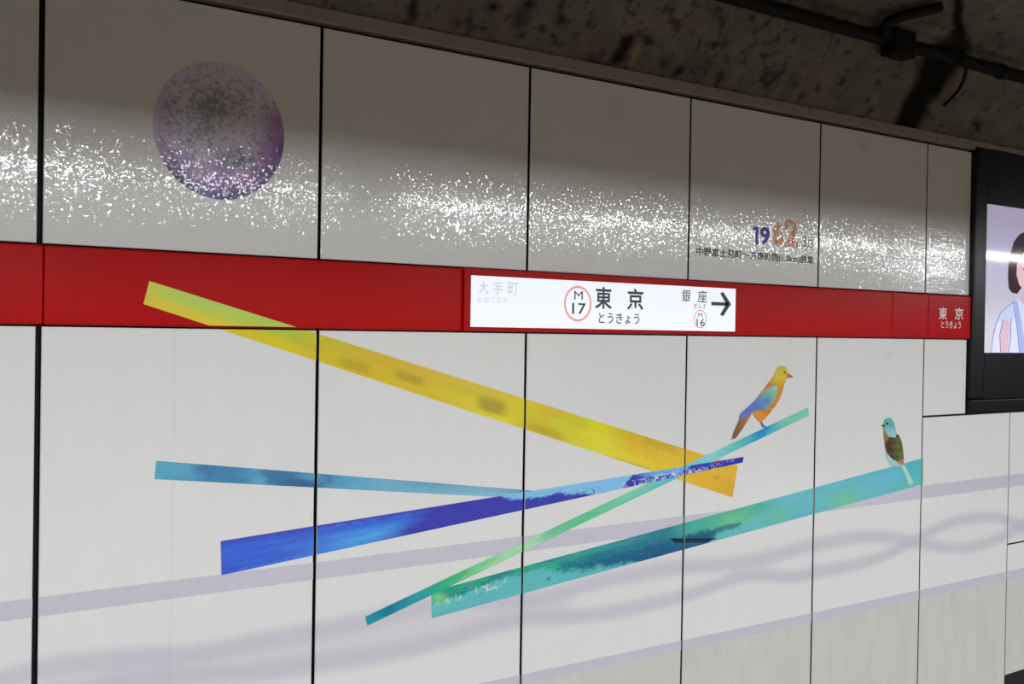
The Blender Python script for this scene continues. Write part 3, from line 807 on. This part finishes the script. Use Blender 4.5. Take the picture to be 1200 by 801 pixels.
def conc(V):
    px, py = PX(V); n = len(V); X = V[:, 0]; Sx = Sv.ravel()
    K = lambda r, g, b: np.tile(np.array((r, g, b), float), (n, 1))
    c = mix(K(.20, .180, .165), K(.13, .118, .108), fbm(X*2.2, Sx*4, 111))
    c = c*(.75+.5*fbm(X*14, Sx*14, 112))[:, None]
    # soot pits
    pit = sm(.66, .74, fbm(X*20, Sx*22, 113, 4)+.22*(fbm(X*1.6, Sx*3, 114)-.5)-.05*sm(3.8, 4.4, X))
    c = mix(c, K(.03, .027, .024), pit*.7)
    pit2 = sm(.68, .76, fbm(X*45, Sx*45, 115, 3)+.15*(fbm(X*2.5, Sx*4, 118)-.5)-.06*sm(3.8, 4.4, X))
    c = mix(c, K(.03, .03, .028), pit2*.6)
    # unevenly darker along the ledge
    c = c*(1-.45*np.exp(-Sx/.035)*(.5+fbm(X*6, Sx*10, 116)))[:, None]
    # streaks running down the slope: (x at foot, y at foot, x top, y top, half width, strength, colour)
    def streak(xf, yf, xt, yt, hw, k, cc, sd=0):
        t = np.clip((yf-py)/(yf-yt), -.3, 1.3)
        cxs = xf+(xt-xf)*t+3*(vn(py*.15, py*0+sd, sd)-.5)
        m = np.exp(-(np.abs(px-cxs)/hw)**2.5)*sm(-.25, .05, t)*(1-sm(.85, 1.2, t))
        return mix(c, K(*cc), np.clip(m*k*(.55+.9*fbm(px*.12, py*.12, 120+sd)), 0, 1))
    rust = (.20, .11, .05); blk = (.016, .014, .012); tan = (.30, .22, .13)
    c = streak(525, 30, 540, 0, 6, .6, rust, 1)
    c = streak(577, 45, 590, 8, 5, .55, rust, 2)
    c = streak(687, 66, 700, 38, 4, .8, rust, 3)
    c = streak(722, 72, 738, 42, 8, 1.3, blk, 4)
    c = streak(741, 74, 748, 52, 6, .6, tan, 5)
    c = streak(762, 52, 757, 40, 7, .8, blk, 6)
    c = streak(482, 25, 488, 0, 5, .8, blk, 7)
    c = streak(792, 88, 800, 76, 6, .9, blk, 8)
    c = streak(655, 22, 662, -8, 3, .6, (.06, .04, .03), 9)
    for (x, y, r, k) in ((578, 8, 6, .9), (612, 20, 9, .8), (620, 5, 7, .9), (657, 24, 7, .9), (636, 34, 5, .8), (604, 28, 5, .7), (690, 70, 8, .5), (931, 97, 6, .5), (1145, 145, 5, .9), (1146, 152, 3, .8),
                         (565, 34, 3, .8), (657, 6, 4, .6), (830, 72, 5, .5), (846, 22, 6, .5), (780, 73, 8, .5)):
        c = mix(c, K(*blk), np.clip(k*np.exp(-(((px-x)/r)**2+((py-y)/r)**2))*(.4+1.5*fbm(px*.2, py*.2, 140)), 0, 1))
    # fine crack
    xc = np.array([868, 878, 892, 905, 916]); yc = np.array([64, 54, 50, 49, 44])
    c = mix(c, K(.02, .02, .02), np.exp(-((py-np.interp(px, xc, yc)-1.5*(vn(px*.3, px*0, 7)-.5))/1.2)**2)*(px > 868)*(px < 916)*.7)
    # big black leak stain running down beside the pipe
    t = np.clip((146-py)/(146-52), 0, 1.2)
    cxs = np.interp(t, [0, .25, .5, .8, 1.0, 1.2], [1062, 1074, 1090, 1104, 1114, 1124])+6*(fbm(py*.05, py*0, 151)-.5)
    hw = np.interp(t, [0, .3, .6, .8, 1.0, 1.2], [18, 21, 25, 31, 26, 7])
    m = (1-sm(.55, 1.15, np.abs(px-cxs)/hw+.35*(fbm(px*.07, py*.07, 152)-.5)))*(py < 150)*(px > 1020)
    c = mix(c, K(.004, .0035, .003), m*.97)
    c = mix(c, K(.20, .14, .08), np.exp(-((px-1117)/6)**2-((py-103)/9)**2)*.8)
    c = mix(c, K(.20, .15, .10), np.exp(-((px-1098)/9)**2-((py-125)/9)**2)*.5)
    # spalled paler patches above the pipe
    c = mix(c, K(.36, .31, .26), np.exp(-((px-1085)/22)**2-((py-42)/7)**2)*.7)
    c = mix(c, K(.10, .05, .035), sm(.55, .7, fbm(px*.12, py*.12, 153))*((py < 35) & (px > 860) & (px < 1110))*.5)
    # crease shadow painted in as a dark line where haunch meets vault
    c = mix(c, K(.03, .028, .026), .6*np.exp(-((Sx-.50)/.018)**2)*(.4+fbm(X*3, X*0, 154)))
    return c
ceil = mesh_np('ceiling', V, F, M_concrete, None, conc(V), smooth=True)
tag(ceil, kind='structure')

# pipe, junction box and branch along the haunch
PY, PZ, PR = -.225, 3.018, .031
pipe = tag(empty('ceiling_pipe', (4.7, PY, PZ)), 'black pipe running along the grimy concrete haunch above the wall, with a junction box', 'pipe')
V, F = tube_vf([(-2, PY, PZ), (2, PY, PZ), (4, PY, PZ), (6, PY, PZ), (9.5, PY, PZ)], PR, 14)
mesh_np('pipe_run', V, F, M_dark, pipe, smooth=True)
jb = box('junction_box', 4.63, 4.80, PY-.055, PY+.035, PZ-.075, PZ+.055, M_dark, pipe, .012, 3)
for x in (5.62, 3.2):
    V, F = tube_vf([(x, PY, PZ), (x+.045, PY, PZ)], PR+.008, 14)
    mesh_np('clamp', V, F, M_dark, pipe, smooth=True)
bp_ = []
for x, y, o in ((1040, 44, .25), (1036, 34, .27), (1040, 26, .29), (1052, 20.5, .32), (1076, 14, .38), (1103, 8, .445)):
    X, Z = W(x, y, -o); bp_.append((X, -o, Z))
V, F = tube_vf(bp_, .026, 10)
mesh_np('branch_pipe', V, F, M_dark, pipe, smooth=True)
# thin cable hanging out of the leak
cab = [(1128, 60, .30), (1131, 72, .29), (1132, 84, .26), (1129, 95, .22), (1123, 106, .17), (1114, 116, .125), (1106, 124, .10)]
pts = []
for x, y, o in cab:
    X, Z = W(x, y, -o); pts.append((X, -o, Z))
V, F = tube_vf(pts, .009, 8)
org = pts[-1]
me_c = mesh_np('hanging_cable', V, F, M_dark, None, smooth=True)
tag(me_c, 'thin black cable curling down the haunch beside the leak stain', 'cable')

# ================================================================== platform side, behind the camera
tag(box('floor', -4.5, 10.5, -9, -1.9-.9, -.12, 0, M_floor), kind='structure')
tag(box('trim_3', -4.5, 10.5, -2.83, -2.8, -1.1, -.12, M_conc2), kind='structure')
tag(box('wall_front', -4.5, 10.5, -9.1, -9, 0, 2.6, M_ceil), kind='structure')
pc = tag(box('ceiling_platform', -4.5, 10.5, -9, -2.88, 2.56, 2.72, M_ceil), kind='structure')
pc.name = 'ceiling'
tag(box('trim_4', -4.5, 10.5, -2.92, -2.88, 2.46, 3.56, M_ceil), kind='structure')
tag(box('light_blocker', -4.5, 10.5, -3.9, -3.7, 2.28, 2.56, M_ceil), kind='structure')  # unseen beam, added to cut the second lamp row off the upper wall
for x in row1_x: box('lamp_housing', x-.66, x+.66, ROW1_Y-.09, ROW1_Y-.012, ROW1_Z-.03, 2.56, M_house, pc, .006)
for x in row2_x: box('lamp_housing', x-.66, x+.66, ROW2_Y-.32, ROW2_Y+.32, ROW2_Z+.006, 2.56, M_house, pc, .004)
tag(box('floor_track', -4.5, 10.5, -2.8, PT+.1, -1.2, -1.1, M_conc2), kind='structure').name = 'floor'
